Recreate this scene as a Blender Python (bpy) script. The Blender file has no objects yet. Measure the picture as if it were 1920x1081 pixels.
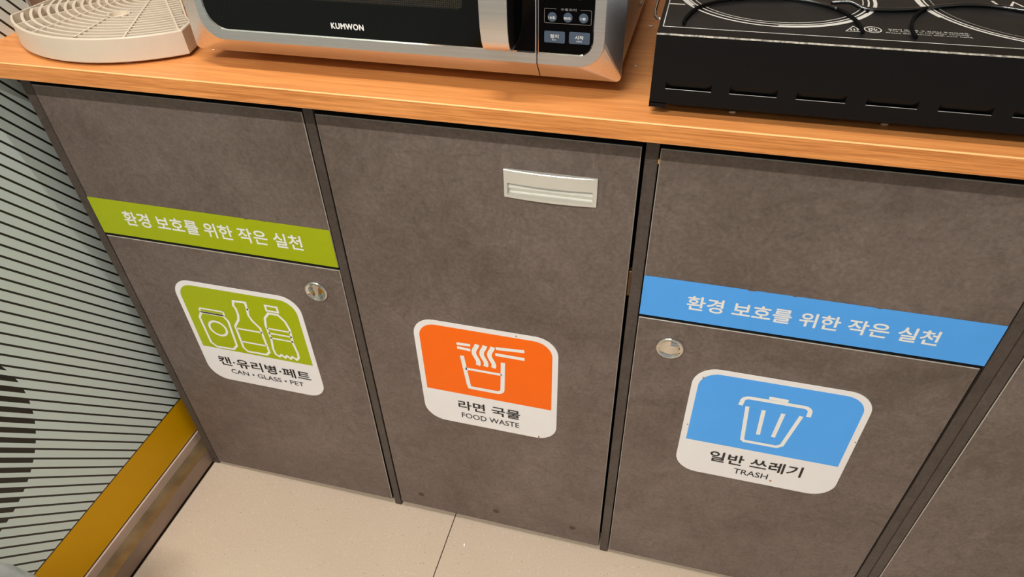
import bpy, bmesh, math, random
from mathutils import Vector, Matrix
random.seed(7)
PI = math.pi
scene = bpy.context.scene
COL = scene.collection

# ------------------------------------------------------------------ camera
Rw = [[0.966988232429494, 0.253796722039781, -0.022825035043679876],
      [0.14562787541595315, -0.6239076837146008, -0.7678096926346513],
      [-0.20910829788585306, 0.7391389761633086, -0.6402712656925481]]
cam_d = bpy.data.cameras.new('camera')
cam = bpy.data.objects.new('camera', cam_d)
COL.objects.link(cam)
M = Matrix.Identity(4)
for i in range(3):
    M[i][0] = Rw[0][i]; M[i][1] = -Rw[1][i]; M[i][2] = -Rw[2][i]
M[0][3], M[1][3], M[2][3] = 0.0031, -0.65, 1.1547
cam.matrix_world = M
cam_d.sensor_width = 36.0
cam_d.lens = 1263.2736 * 36.0 / 1920.0
cam_d.clip_start = 0.01
scene.camera = cam

# ------------------------------------------------------------------ world, lights, exposure
w = bpy.data.worlds.new('world'); scene.world = w; w.use_nodes = True
w.node_tree.nodes['Background'].inputs[0].default_value = (0.97, 1.0, 1.03, 1)
w.node_tree.nodes['Background'].inputs[1].default_value = 0.30
scene.view_settings.view_transform = 'Standard'
scene.view_settings.look = 'None'
scene.view_settings.gamma = 1.0
scene.view_settings.exposure = 0.2
scene.view_settings.use_curve_mapping = False

def area(name, loc, sx, sy, power, color=(1, 0.96, 0.9), target=None):
    L = bpy.data.lights.new(name, 'AREA'); L.shape = 'RECTANGLE'; L.size = sx; L.size_y = sy
    L.energy = power; L.color = color
    o = bpy.data.objects.new(name, L); COL.objects.link(o); o.location = loc
    if target:
        d = Vector(target) - Vector(loc)
        o.rotation_euler = d.to_track_quat('-Z', 'Y').to_euler()
    return o
area('ceiling_lamp_over_counter', (-0.75, -0.25, 2.58), 1.5, 0.03, 34, (1, 0.985, 0.965))
area('ceiling_lamp_aisle', (-0.80, -1.75, 2.58), 1.5, 0.04, 86, (1, 0.985, 0.965))
area('ceiling_lamp_far_aisle', (-0.9, -3.2, 2.58), 2.4, 0.10, 24, (1, 0.985, 0.965))

# ------------------------------------------------------------------ materials
MAT = {}
def newmat(name):
    m = bpy.data.materials.new(name); m.use_nodes = True
    MAT[name] = m
    return m, m.node_tree.nodes, m.node_tree.links, m.node_tree.nodes['Principled BSDF']
def s2l(c):
    return tuple(((v / 255.0) / 12.92 if v / 255.0 <= 0.04045 else ((v / 255.0 + 0.055) / 1.055) ** 2.4) for v in c) + (1.0,)
def plain(name, rgb, rough=0.5, metal=0.0, spec=0.5, coat=0.0, noise=0.03, nscale=40, bump=0.0):
    m, N, L, b = newmat(name)
    b.inputs['Roughness'].default_value = rough; b.inputs['Metallic'].default_value = metal
    b.inputs['Specular IOR Level'].default_value = spec; b.inputs['Coat Weight'].default_value = coat
    tc = N.new('ShaderNodeTexCoord'); n = N.new('ShaderNodeTexNoise'); n.inputs['Scale'].default_value = nscale
    n.inputs['Detail'].default_value = 5
    L.new(tc.outputs['Object'], n.inputs['Vector'])
    r = N.new('ShaderNodeValToRGB'); c = s2l(rgb)
    r.color_ramp.elements[0].position = 0.3; r.color_ramp.elements[1].position = 0.7
    r.color_ramp.elements[0].color = tuple(v * (1 - noise) for v in c[:3]) + (1,)
    r.color_ramp.elements[1].color = tuple(min(1, v * (1 + noise)) for v in c[:3]) + (1,)
    L.new(n.outputs['Fac'], r.inputs[0]); L.new(r.outputs[0], b.inputs['Base Color'])
    if bump > 0:
        bp = N.new('ShaderNodeBump'); bp.inputs['Strength'].default_value = bump; bp.inputs['Distance'].default_value = 0.001
        L.new(n.outputs['Fac'], bp.inputs['Height']); L.new(bp.outputs[0], b.inputs['Normal'])
    return m

def math_node(N, L, op, a, b=None, c=None):
    n = N.new('ShaderNodeMath'); n.operation = op
    for i, v in enumerate((a, b, c)):
        if v is None: continue
        if isinstance(v, (int, float)): n.inputs[i].default_value = v
        else: L.new(v, n.inputs[i])
    return n.outputs[0]

def stone(name, k=1.0):
    m, N, L, b = newmat(name)
    tc = N.new('ShaderNodeTexCoord')
    n1 = N.new('ShaderNodeTexNoise'); n1.inputs['Scale'].default_value = 4.5; n1.inputs['Detail'].default_value = 8; n1.inputs['Roughness'].default_value = 0.62; n1.inputs['Distortion'].default_value = 0.5
    n2 = N.new('ShaderNodeTexNoise'); n2.inputs['Scale'].default_value = 190; n2.inputs['Detail'].default_value = 4; n2.inputs['Roughness'].default_value = 0.7
    n3 = N.new('ShaderNodeTexNoise'); n3.inputs['Scale'].default_value = 30; n3.inputs['Detail'].default_value = 10; n3.inputs['Roughness'].default_value = 0.78; n3.inputs['Distortion'].default_value = 1.6
    for n in (n1, n2, n3): L.new(tc.outputs['Object'], n.inputs['Vector'])
    r = N.new('ShaderNodeValToRGB')
    r.color_ramp.elements[0].position = 0.34; r.color_ramp.elements[1].position = 0.68
    def sc(c): return tuple(v * k for v in s2l(c)[:3]) + (1,)
    r.color_ramp.elements[0].color = sc((94, 79, 69)); r.color_ramp.elements[1].color = sc((133, 118, 109))
    f = math_node(N, L, 'MULTIPLY_ADD', n3.outputs['Fac'], 0.5, math_node(N, L, 'MULTIPLY', n1.outputs['Fac'], 0.5))
    L.new(f, r.inputs[0])
    r2 = N.new('ShaderNodeValToRGB'); r2.color_ramp.elements[0].position = 0.33; r2.color_ramp.elements[1].position = 0.72
    r2.color_ramp.elements[0].color = (0.72, 0.72, 0.72, 1); r2.color_ramp.elements[1].color = (1.28, 1.26, 1.24, 1)
    L.new(n2.outputs['Fac'], r2.inputs[0])
    mx = N.new('ShaderNodeMix'); mx.data_type = 'RGBA'; mx.blend_type = 'MULTIPLY'; mx.inputs[0].default_value = 0.75
    L.new(r.outputs[0], mx.inputs[6]); L.new(r2.outputs[0], mx.inputs[7])
    # sparse dark veins
    n4 = N.new('ShaderNodeTexNoise'); n4.inputs['Scale'].default_value = 7; n4.inputs['Detail'].default_value = 6; n4.inputs['Distortion'].default_value = 1.6
    L.new(tc.outputs['Object'], n4.inputs['Vector'])
    v = math_node(N, L, 'ABSOLUTE', math_node(N, L, 'SUBTRACT', n4.outputs['Fac'], 0.5))
    r3 = N.new('ShaderNodeValToRGB'); r3.color_ramp.elements[0].position = 0.0; r3.color_ramp.elements[1].position = 0.012
    r3.color_ramp.elements[0].color = (0.72, 0.71, 0.70, 1); r3.color_ramp.elements[1].color = (1, 1, 1, 1)
    L.new(v, r3.inputs[0])
    mx2 = N.new('ShaderNodeMix'); mx2.data_type = 'RGBA'; mx2.blend_type = 'MULTIPLY'; L.new(math_node(N, L, 'MULTIPLY', math_node(N, L, 'GREATER_THAN', n1.outputs['Fac'], 0.5), 0.5), mx2.inputs[0])
    L.new(mx.outputs[2], mx2.inputs[6]); L.new(r3.outputs[0], mx2.inputs[7])
    L.new(mx2.outputs[2], b.inputs['Base Color'])
    b.inputs['Roughness'].default_value = 0.5; b.inputs['Specular IOR Level'].default_value = 0.35
    bp = N.new('ShaderNodeBump'); bp.inputs['Strength'].default_value = 0.8; bp.inputs['Distance'].default_value = 0.002
    h = math_node(N, L, 'MULTIPLY_ADD', n2.outputs['Fac'], 0.35, n3.outputs['Fac'])
    L.new(h, bp.inputs['Height']); L.new(bp.outputs[0], b.inputs['Normal'])
    return m

def wood(name, c1, c2, axis='X', rough=0.4, sx=0.7, sy=60.0):
    m, N, L, b = newmat(name)
    tc = N.new('ShaderNodeTexCoord'); mp = N.new('ShaderNodeMapping')
    mp.inputs['Scale'].default_value = (sx * 3, sy, sy) if axis == 'X' else (sy, sx * 3, sy)
    L.new(tc.outputs['Object'], mp.inputs['Vector'])
    n1 = N.new('ShaderNodeTexNoise'); n1.inputs['Scale'].default_value = 1.0; n1.inputs['Detail'].default_value = 6; n1.inputs['Roughness'].default_value = 0.6; n1.inputs['Distortion'].default_value = 0.6
    L.new(mp.outputs[0], n1.inputs['Vector'])
    mp2 = N.new('ShaderNodeMapping'); mp2.inputs['Scale'].default_value = (sx * 14, sy * 5.5, sy * 5.5) if axis == 'X' else (sy * 5.5, sx * 14, sy * 5.5)
    L.new(tc.outputs['Object'], mp2.inputs['Vector'])
    n2 = N.new('ShaderNodeTexNoise'); n2.inputs['Scale'].default_value = 1.0; n2.inputs['Detail'].default_value = 3
    L.new(mp2.outputs[0], n2.inputs['Vector'])
    f = math_node(N, L, 'MULTIPLY_ADD', n2.outputs['Fac'], 0.4, math_node(N, L, 'MULTIPLY', n1.outputs['Fac'], 0.6))
    r = N.new('ShaderNodeValToRGB'); r.color_ramp.elements[0].position = 0.38; r.color_ramp.elements[1].position = 0.62
    r.color_ramp.elements[0].color = s2l(c1); r.color_ramp.elements[1].color = s2l(c2)
    L.new(f, r.inputs[0]); L.new(r.outputs[0], b.inputs['Base Color'])
    b.inputs['Roughness'].default_value = rough; b.inputs['Specular IOR Level'].default_value = 0.4
    return m

stone('stone_laminate'); stone('stone_trim', 0.5)
plain('edge_band', (178, 168, 156), 0.4); plain('shaded_core', (26, 21, 18), 0.8, noise=0.1)  # core colour paints the shade on door edges under the counter
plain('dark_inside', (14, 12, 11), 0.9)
wood('counter_wood', (196, 121, 64), (224, 150, 84), 'X', 0.36, sx=1.6, sy=170)
wood('counter_edge_wood', (186, 111, 51), (236, 158, 88), 'X', 0.42, sx=2.2, sy=330)
plain('counter_arris_highlight', (246, 186, 122), 0.4)  # lighter tone paints the highlight along the counter's front edges
wood('wall_wood', (118, 100, 84), (168, 150, 130), 'Y', 0.5, sy=45)
plain('white_film', (238, 233, 229), 0.35, spec=0.25, noise=0.01); plain('green_film', (166, 178, 14), 0.35, spec=0.25, noise=0.03, nscale=8)
plain('orange_film', (255, 108, 0), 0.35, spec=0.25, noise=0.01); plain('blue_film', (84, 168, 246), 0.35, spec=0.25, noise=0.03, nscale=8)
plain('black_ink', (28, 26, 25), 0.4, noise=0.0); plain('white_ink', (240, 238, 232), 0.4, noise=0.0)
plain('rust', (178, 96, 30), 0.8)
plain('pale_print', (206, 202, 192), 0.35, noise=0.02)
plain('grey_print', (120, 118, 112), 0.35)
plain('grey_ink', (150, 150, 152), 0.4)
plain('chrome', (225, 222, 214), 0.09, 1.0, noise=0.0)
plain('satin_aluminium', (216, 212, 200), 0.36, 0.25, noise=0.02)
plain('skirting_steel', (166, 150, 118), 0.3, 0.85, noise=0.28, nscale=22)
plain('skirting_front', (150, 128, 112), 0.45, 0.3, noise=0.12, nscale=14)
plain('skirting_lip', (198, 172, 156), 0.5, noise=0.06)
plain('trim_metal', (205, 208, 204), 0.35, 0.6)
plain('yellow_film', (224, 166, 0), 0.38, spec=0.15, noise=0.04, nscale=5)
plain('joint_dark', (60, 46, 36), 0.9, noise=0.2)
plain('ivory_plastic', (211, 195, 173), 0.38, noise=0.015, nscale=10)
plain('black_gloss', (5, 5, 6), 0.06, spec=0.32, noise=0.0)
plain('black_plastic', (14, 13, 13), 0.4)
plain('black_paint', (8, 7, 7), 0.5, spec=0.22, noise=0.12, nscale=120, bump=0.08)
plain('worn_edge', (150, 142, 128), 0.6, 0.1, noise=0.7, nscale=300)
plain('slot_lip_highlight', (150, 146, 138), 0.4)  # pale tone paints the light caught by the slots' lower lips
plain('cooktop_glass', (24, 24, 24), 0.4, spec=0.14, noise=0.2, nscale=60)
plain('button_blue', (70, 84, 102), 0.4)
plain('ceiling_paint', (215, 212, 205), 0.9)
plain('rubber_and_cord_shadow', (7, 7, 7), 0.85, spec=0.1)  # matte black of the feet, also the cord's shadow legs
plain('crumb_white', (240, 232, 218), 0.6, bump=0.3); plain('crumb_tan', (206, 176, 140), 0.7, bump=0.3)
plain('brass_bright', (226, 188, 124), 0.3, 0.8)
plain('brass', (120, 86, 52), 0.45, 0.6)
plain('door_spot', (72, 58, 48), 0.6)
plain('cable_black', (5, 5, 5), 0.1, spec=0.6, coat=1.0)

def steel():
    m, N, L, b = newmat('brushed_steel')
    tc = N.new('ShaderNodeTexCoord'); mp = N.new('ShaderNodeMapping'); mp.inputs['Scale'].default_value = (6, 900, 900)
    n = N.new('ShaderNodeTexNoise'); n.inputs['Scale'].default_value = 1; n.inputs['Detail'].default_value = 3
    L.new(tc.outputs['Object'], mp.inputs['Vector']); L.new(mp.outputs[0], n.inputs['Vector'])
    r = N.new('ShaderNodeValToRGB'); r.color_ramp.elements[0].color = (0.62, 0.62, 0.63, 1); r.color_ramp.elements[1].color = (0.84, 0.84, 0.85, 1)
    L.new(n.outputs['Fac'], r.inputs[0]); L.new(r.outputs[0], b.inputs['Base Color'])
    b.inputs['Metallic'].default_value = 1; b.inputs['Roughness'].default_value = 0.33
steel()

def floor_mat():
    m, N, L, b = newmat('floor_tile')
    tc = N.new('ShaderNodeTexCoord')
    n1 = N.new('ShaderNodeTexNoise'); n1.inputs['Scale'].default_value = 3; n1.inputs['Detail'].default_value = 6
    n2 = N.new('ShaderNodeTexVoronoi'); n2.inputs['Scale'].default_value = 210
    n3 = N.new('ShaderNodeTexNoise'); n3.inputs['Scale'].default_value = 260; n3.inputs['Detail'].default_value = 4
    for n in (n1, n2, n3): L.new(tc.outputs['Object'], n.inputs['Vector'])
    r = N.new('ShaderNodeValToRGB'); r.color_ramp.elements[0].position = 0.3; r.color_ramp.elements[1].position = 0.7
    r.color_ramp.elements[0].color = s2l((188, 166, 143)); r.color_ramp.elements[1].color = s2l((205, 184, 160))
    L.new(math_node(N, L, 'MULTIPLY_ADD', n3.outputs['Fac'], 0.5, math_node(N, L, 'MULTIPLY', n1.outputs['Fac'], 0.5)), r.inputs[0])
    sp = N.new('ShaderNodeSeparateColor'); L.new(n2.outputs['Color'], sp.inputs[0])
    pick = math_node(N, L, 'GREATER_THAN', sp.outputs[0], 0.90)
    near = math_node(N, L, 'LESS_THAN', n2.outputs['Distance'], 0.24)
    wm = math_node(N, L, 'MULTIPLY', pick, near)
    dk = math_node(N, L, 'MULTIPLY', math_node(N, L, 'LESS_THAN', sp.outputs[0], 0.05), math_node(N, L, 'LESS_THAN', n2.outputs['Distance'], 0.22))
    mx = N.new('ShaderNodeMix'); mx.data_type = 'RGBA'; L.new(math_node(N, L, 'MULTIPLY', wm, 0.42), mx.inputs[0]); L.new(r.outputs[0], mx.inputs[6]); mx.inputs[7].default_value = s2l((238, 222, 200))
    m2 = N.new('ShaderNodeMix'); m2.data_type = 'RGBA'; L.new(math_node(N, L, 'MULTIPLY', dk, 0.55), m2.inputs[0]); L.new(mx.outputs[2], m2.inputs[6]); m2.inputs[7].default_value = s2l((120, 95, 72))
    L.new(m2.outputs[2], b.inputs['Base Color']); b.inputs['Roughness'].default_value = 0.5
    bp = N.new('ShaderNodeBump'); bp.inputs['Strength'].default_value = 0.15; bp.inputs['Distance'].default_value = 0.001
    L.new(n3.outputs['Fac'], bp.inputs['Height']); L.new(bp.outputs[0], b.inputs['Normal'])
floor_mat()

def wall_print():
    # mint film printed with thin slanted lines, turning to wide bars inside a disc
    m, N, L, b = newmat('printed_mint_film')
    g = N.new('ShaderNodeNewGeometry'); sp = N.new('ShaderNodeSeparateXYZ'); L.new(g.outputs['Position'], sp.inputs[0])
    y, z = sp.outputs[1], sp.outputs[2]
    # slanted lines, period 24 mm along z
    t0 = math_node(N, L, 'MULTIPLY_ADD', y, -55.76, math_node(N, L, 'MULTIPLY_ADD', z, -41.853, 34.084))
    fr = math_node(N, L, 'FRACT', math_node(N, L, 'ADD', t0, 100.105))
    dy = math_node(N, L, 'SUBTRACT', y, -0.3649); dz = math_node(N, L, 'SUBTRACT', z, 0.4404)
    d = math_node(N, L, 'SQRT', math_node(N, L, 'ADD', math_node(N, L, 'MULTIPLY', dy, dy), math_node(N, L, 'MULTIPLY', dz, dz)))
    inside = math_node(N, L, 'LESS_THAN', d, 0.168)
    width = math_node(N, L, 'MULTIPLY_ADD', inside, 0.33, 0.21)
    # bars hang below the line's upper edge
    ln = math_node(N, L, 'LESS_THAN', fr, width)
    n = N.new('ShaderNodeTexNoise'); n.inputs['Scale'].default_value = 3
    r = N.new('ShaderNodeValToRGB'); r.color_ramp.elements[0].color = s2l((214, 228, 220)); r.color_ramp.elements[1].color = s2l((224, 235, 227))
    L.new(n.outputs['Fac'], r.inputs[0])
    mx = N.new('ShaderNodeMix'); mx.data_type = 'RGBA'; L.new(ln, mx.inputs[0]); L.new(r.outputs[0], mx.inputs[6]); mx.inputs[7].default_value = s2l((34, 31, 22))
    L.new(mx.outputs[2], b.inputs['Base Color']); b.inputs['Roughness'].default_value = 0.42
wall_print()

def dotted_glass():
    m, N, L, b = newmat('dotted_window')
    tc = N.new('ShaderNodeTexCoord'); sp = N.new('ShaderNodeSeparateXYZ'); L.new(tc.outputs['Object'], sp.inputs[0])
    fx = math_node(N, L, 'SUBTRACT', math_node(N, L, 'FRACT', math_node(N, L, 'MULTIPLY', sp.outputs[0], 480)), 0.5)
    fz = math_node(N, L, 'SUBTRACT', math_node(N, L, 'FRACT', math_node(N, L, 'MULTIPLY', sp.outputs[2], 480)), 0.5)
    d = math_node(N, L, 'ADD', math_node(N, L, 'MULTIPLY', fx, fx), math_node(N, L, 'MULTIPLY', fz, fz))
    k = math_node(N, L, 'LESS_THAN', d, 0.09)
    mx = N.new('ShaderNodeMix'); mx.data_type = 'RGBA'; L.new(k, mx.inputs[0]); mx.inputs[6].default_value = s2l((16, 14, 12)); mx.inputs[7].default_value = s2l((58, 48, 36))
    L.new(mx.outputs[2], b.inputs['Base Color']); b.inputs['Roughness'].default_value = 0.07
dotted_glass()

def bag_mat():
    m, N, L, b = newmat('bag_plastic')
    tc = N.new('ShaderNodeTexCoord'); n = N.new('ShaderNodeTexNoise'); n.inputs['Scale'].default_value = 22; n.inputs['Detail'].default_value = 4
    L.new(tc.outputs['Object'], n.inputs['Vector'])
    r = N.new('ShaderNodeValToRGB'); r.color_ramp.elements[0].position = 0.4; r.color_ramp.elements[1].position = 0.6
    r.color_ramp.elements[0].color = s2l((190, 206, 204)); r.color_ramp.elements[1].color = s2l((238, 238, 242))
    L.new(n.outputs['Fac'], r.inputs[0]); L.new(r.outputs[0], b.inputs['Base Color']); b.inputs['Roughness'].default_value = 0.35
    b.inputs['Transmission Weight'].default_value = 0.12
    bp = N.new('ShaderNodeBump'); bp.inputs['Strength'].default_value = 0.6; bp.inputs['Distance'].default_value = 0.004
    L.new(n.outputs['Fac'], bp.inputs['Height']); L.new(bp.outputs[0], b.inputs['Normal'])
bag_mat()

# ------------------------------------------------------------------ mesh helpers
class Mesh:
    """collects geometry in world coordinates with several materials"""
    def __init__(self): self.bm = bmesh.new(); self.mats = []
    def mi(self, mat):
        if mat not in self.mats: self.mats.append(mat)
        return self.mats.index(mat)
    def face(self, pts, mat, smooth=False):
        vs = [self.bm.verts.new(p) for p in pts]
        try: f = self.bm.faces.new(vs)
        except ValueError: return None
        f.material_index = self.mi(mat); f.smooth = smooth
        return f
    def quads(self, verts, faces, mat, smooth=False):
        vs = [self.bm.verts.new(p) for p in verts]; k = self.mi(mat)
        for f in faces:
            try:
                q = self.bm.faces.new([vs[i] for i in f]); q.material_index = k; q.smooth = smooth
            except ValueError: pass
        return vs
    def box(self, x0, x1, y0, y1, z0, z1, mat):
        v = [(x, y, z) for x in (x0, x1) for y in (y0, y1) for z in (z0, z1)]
        self.quads(v, [(0, 1, 3, 2), (4, 6, 7, 5), (0, 4, 5, 1), (2, 3, 7, 6), (0, 2, 6, 4), (1, 5, 7, 3)], mat)
    def bbox(self, x0, x1, y0, y1, z0, z1, mat, r=0.001, seg=2):
        """box with bevelled edges"""
        b2 = bmesh.new(); bmesh.ops.create_cube(b2, size=1)
        for v in b2.verts:
            v.co = Vector(((x0 + x1) / 2 + v.co.x * (x1 - x0), (y0 + y1) / 2 + v.co.y * (y1 - y0), (z0 + z1) / 2 + v.co.z * (z1 - z0)))
        bmesh.ops.bevel(b2, geom=b2.edges[:], offset=r, segments=seg, affect='EDGES', profile=0.5)
        self.merge(b2, mat); b2.free()
    def merge(self, b2, mat, smooth=False):
        b2.verts.index_update()
        self.quads([v.co.copy() for v in b2.verts], [[v.index for v in f.verts] for f in b2.faces], mat, smooth)
    def tube(self, path, r, mat, n=10, closed=False, smooth=True, caps=True):
        P = [Vector(p) for p in path]; rings = []; k = self.mi(mat)
        up = Vector((0.13, 0.27, 0.95)).normalized()
        for i, p in enumerate(P):
            a = P[i - 1] if (i > 0 or closed) else P[i]; c = P[(i + 1) % len(P)] if (i < len(P) - 1 or closed) else P[i]
            t = (c - a).normalized(); u = t.cross(up)
            if u.length < 1e-3: u = t.cross(Vector((1, 0, 0)))
            u.normalize(); v = t.cross(u).normalized()
            rr = r[i] if isinstance(r, (list, tuple)) else r
            rings.append([self.bm.verts.new(p + (u * math.cos(2 * PI * j / n) + v * math.sin(2 * PI * j / n)) * rr) for j in range(n)])
        m = len(rings)
        for i in range(m if closed else m - 1):
            A, B = rings[i], rings[(i + 1) % m]
            for j in range(n):
                f = self.bm.faces.new((A[j], A[(j + 1) % n], B[(j + 1) % n], B[j])); f.material_index = k; f.smooth = smooth
        if caps and not closed:
            for q in (rings[0][::-1], rings[-1]):
                f = self.bm.faces.new(q); f.material_index = k
    def loops(self, L, mat, smooth=False, closed=True):
        """bridge successive loops of equal length"""
        k = self.mi(mat); V = [[self.bm.verts.new(p) for p in lp] for lp in L]
        for A, B in zip(V[:-1], V[1:]):
            n = len(A)
            for j in range(n if closed else n - 1):
                f = self.bm.faces.new((A[j], A[(j + 1) % n], B[(j + 1) % n], B[j])); f.material_index = k; f.smooth = smooth
        return V
    def ribbon(self, pts, width, to3, mat, closed=False, d=0.0):
        """flat stroke along 2D pts; to3(u, v) maps to 3D"""
        P = [Vector(p) for p in pts]; n = len(P); L, Rr = [], []
        for i, p in enumerate(P):
            a = P[i - 1] if (i > 0 or closed) else None; c = P[(i + 1) % n] if (i < n - 1 or closed) else None
            t1 = (p - a).normalized() if a is not None else None; t2 = (c - p).normalized() if c is not None else None
            t = ((t1 or t2) + (t2 or t1)).normalized(); nn = Vector((-t.y, t.x))
            k = 1.0
            if t1 and t2:
                k = 1.0 / max(0.5, nn.dot(Vector((-t1.y, t1.x))))
            L.append(p + nn * width / 2 * k); Rr.append(p - nn * width / 2 * k)
        m = n if closed else n - 1
        for i in range(m):
            j = (i + 1) % n
            self.face([to3(*L[i]), to3(*L[j]), to3(*Rr[j]), to3(*Rr[i])], mat)
    def text(self, s, box, to3, mat, bold=0.0, space=1.0):
        """flat lettering fitted to box=(u0,u1,v0,v1)"""
        vs, fs = text_geo(s, space)
        u0, u1, v0, v1 = box
        mx0 = min(p[0] for p in vs); mx1 = max(p[0] for p in vs); my0 = min(p[1] for p in vs); my1 = max(p[1] for p in vs)
        q = bold * (v1 - v0)
        O = Vector(to3(0, 0)); nrm = (Vector(to3(1, 0)) - O).cross(Vector(to3(0, 1)) - O).normalized()
        for kk, (du, dv) in enumerate(((-q, 0), (q, 0), (0, q), (0, -q), (-q * .7, -q * .7), (q * .7, q * .7)) if bold > 0 else ((0, 0),)):
            self.quads([Vector(to3(u0 + q + (p[0] - mx0) / (mx1 - mx0) * (u1 - u0 - 2 * q) + du, v0 + q + (p[1] - my0) / (my1 - my0) * (v1 - v0 - 2 * q) + dv)) + nrm * 0.000012 * kk for p in vs], fs, mat)

_tc = {}
def text_geo(s, space):
    key = (s, space)
    if key not in _tc:
        cu = bpy.data.curves.new('t', 'FONT'); cu.body = s; cu.size = 1.0; cu.space_character = space; cu.resolution_u = 3
        o = bpy.data.objects.new('t', cu); COL.objects.link(o)
        dg = bpy.context.evaluated_depsgraph_get(); me = bpy.data.meshes.new_from_object(o.evaluated_get(dg))
        _tc[key] = ([tuple(v.co[:2]) for v in me.vertices], [list(p.vertices) for p in me.polygons])
        bpy.data.objects.remove(o); bpy.data.curves.remove(cu); bpy.data.meshes.remove(me)
    return _tc[key]

def origin(parent):
    v = Vector((0, 0, 0))
    while parent is not None:
        v += parent.location; parent = parent.parent
    return v
def obj(name, mesh, parent=None, loc=None, label=None, weld=False, recalc=True):
    bm = mesh.bm
    if weld: bmesh.ops.remove_doubles(bm, verts=bm.verts, dist=1e-6)
    if recalc: bmesh.ops.recalc_face_normals(bm, faces=bm.faces)
    base = origin(parent) if parent is not None else Vector(loc or (0, 0, 0))
    bmesh.ops.translate(bm, verts=bm.verts, vec=-base)
    me = bpy.data.meshes.new(name); bm.to_mesh(me); bm.free()
    for m in mesh.mats: me.materials.append(MAT[m])
    o = bpy.data.objects.new(name, me); COL.objects.link(o)
    if parent is not None: o.parent = parent
    else: o.location = base
    if label: o['label'] = label
    return o
def thing(name, label, cat, loc, group=None):
    o = bpy.data.objects.new(name, None); COL.objects.link(o); o.location = loc; o.empty_display_size = 0.05
    o['label'] = label; o['category'] = cat
    if group: o['group'] = group
    return o
def tag(o, label, cat, group=None):
    o['label'] = label; o['category'] = cat
    if group: o['group'] = group
    return o
def struct(name, mesh, parent=None, loc=None):
    o = obj(name, mesh, parent, loc)
    o['kind'] = 'structure'
    return o

def rrect(u0, u1, v0, v1, r, n=6):
    """rounded rectangle, counter-clockwise from the right-bottom corner"""
    P = []
    rr = r if isinstance(r, (list, tuple)) else (r, r, r, r)
    for (cu, cv, a0), q in zip(((u1, v0, -90), (u1, v1, 0), (u0, v1, 90), (u0, v0, 180)), rr):
        cu += -q if cu == u1 else q; cv += q if cv == v0 else -q
        for i in range(n + 1):
            a = math.radians(a0 + 90.0 * i / n); P.append((cu + q * math.cos(a), cv + q * math.sin(a)))
    return P
def arc(cu, cv, r, a0, a1, n):
    return [(cu + r * math.cos(math.radians(a0 + (a1 - a0) * i / n)), cv + r * math.sin(math.radians(a0 + (a1 - a0) * i / n))) for i in range(n + 1)]
def front(y): return lambda u, v: (u, y, v)
def top(z): return lambda u, v: (u, v, z)

# ------------------------------------------------------------------ setting
XW = -0.868         # face of the left wall
m = Mesh(); m.box(-1.2, 2.4, -3.6, 0.75, -0.05, -0.004, 'joint_dark')
floor = struct('floor', m)
tile_me = None
for ix in range(-1, 4):
    for iy in range(-3, 2):
        x0 = -0.3075 + 0.6 * ix; y0 = -0.42 + 0.6 * iy
        if x0 < -0.85 and x0 + 0.6 < -0.83: continue
        t = Mesh(); xa = max(x0 + 0.0008, -0.8315)
        t.bbox(xa, x0 + 0.5992, y0 + 0.0008, y0 + 0.5992, -0.012, 0.0, 'floor_tile', 0.0005, 1)
        o = obj('tile', t, floor)
m = Mesh(); m.box(XW - 0.12, XW - 0.004, -3.6, 0.75, 0, 2.7, 'wall_wood')
wall_left = struct('wall_left', m)
m = Mesh(); m.box(XW - 0.004, XW, -3.6, 0.089, 0.163, 2.4, 'printed_mint_film')
obj('wall_panel', m, wall_left, label='pale mint wall film printed with slanted black lines')
m = Mesh(); m.box(XW - 0.004, XW, -3.6, 0.7, 0.0645, 0.1605, 'yellow_film'); m.box(XW - 0.004, XW, -3.6, 0.7, 0.1605, 0.163, 'black_ink')
obj('wall_band', m, wall_left, label='mustard yellow band along the foot of the wall')
m = Mesh(); m.bbox(XW - 0.004, XW + 0.0015, 0.0885, 0.0935, 0.163, 2.4, 'trim_metal', 0.0005, 1)
obj('corner_trim', m, wall_left, label='thin pale metal trim strip ending the mint film')
m = Mesh()
m.box(XW - 0.002, -0.8635, -3.6, 0.7, 0.040, 0.0625, 'skirting_lip'); m.box(XW - 0.002, XW + 0.001, -3.6, 0.7, 0.0625, 0.0645, 'joint_dark')
m.bbox(XW, -0.8348, -3.6, 0.7, 0.002, 0.0414, 'skirting_front', 0.0006, 1); m.bbox(XW, -0.8346, -3.6, 0.7, 0.0408, 0.0418, 'skirting_steel', 0.0004, 1)
baseboard = struct('baseboard_left', m)
m = Mesh(); m.box(-1.2, 2.4, 0.66, 0.75, 0, 2.7, 'wall_wood'); struct('wall_back', m)
m = Mesh(); m.box(-1.2, 2.4, -3.6, 0.75, 2.62, 2.7, 'ceiling_paint'); struct('ceiling', m)

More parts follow.
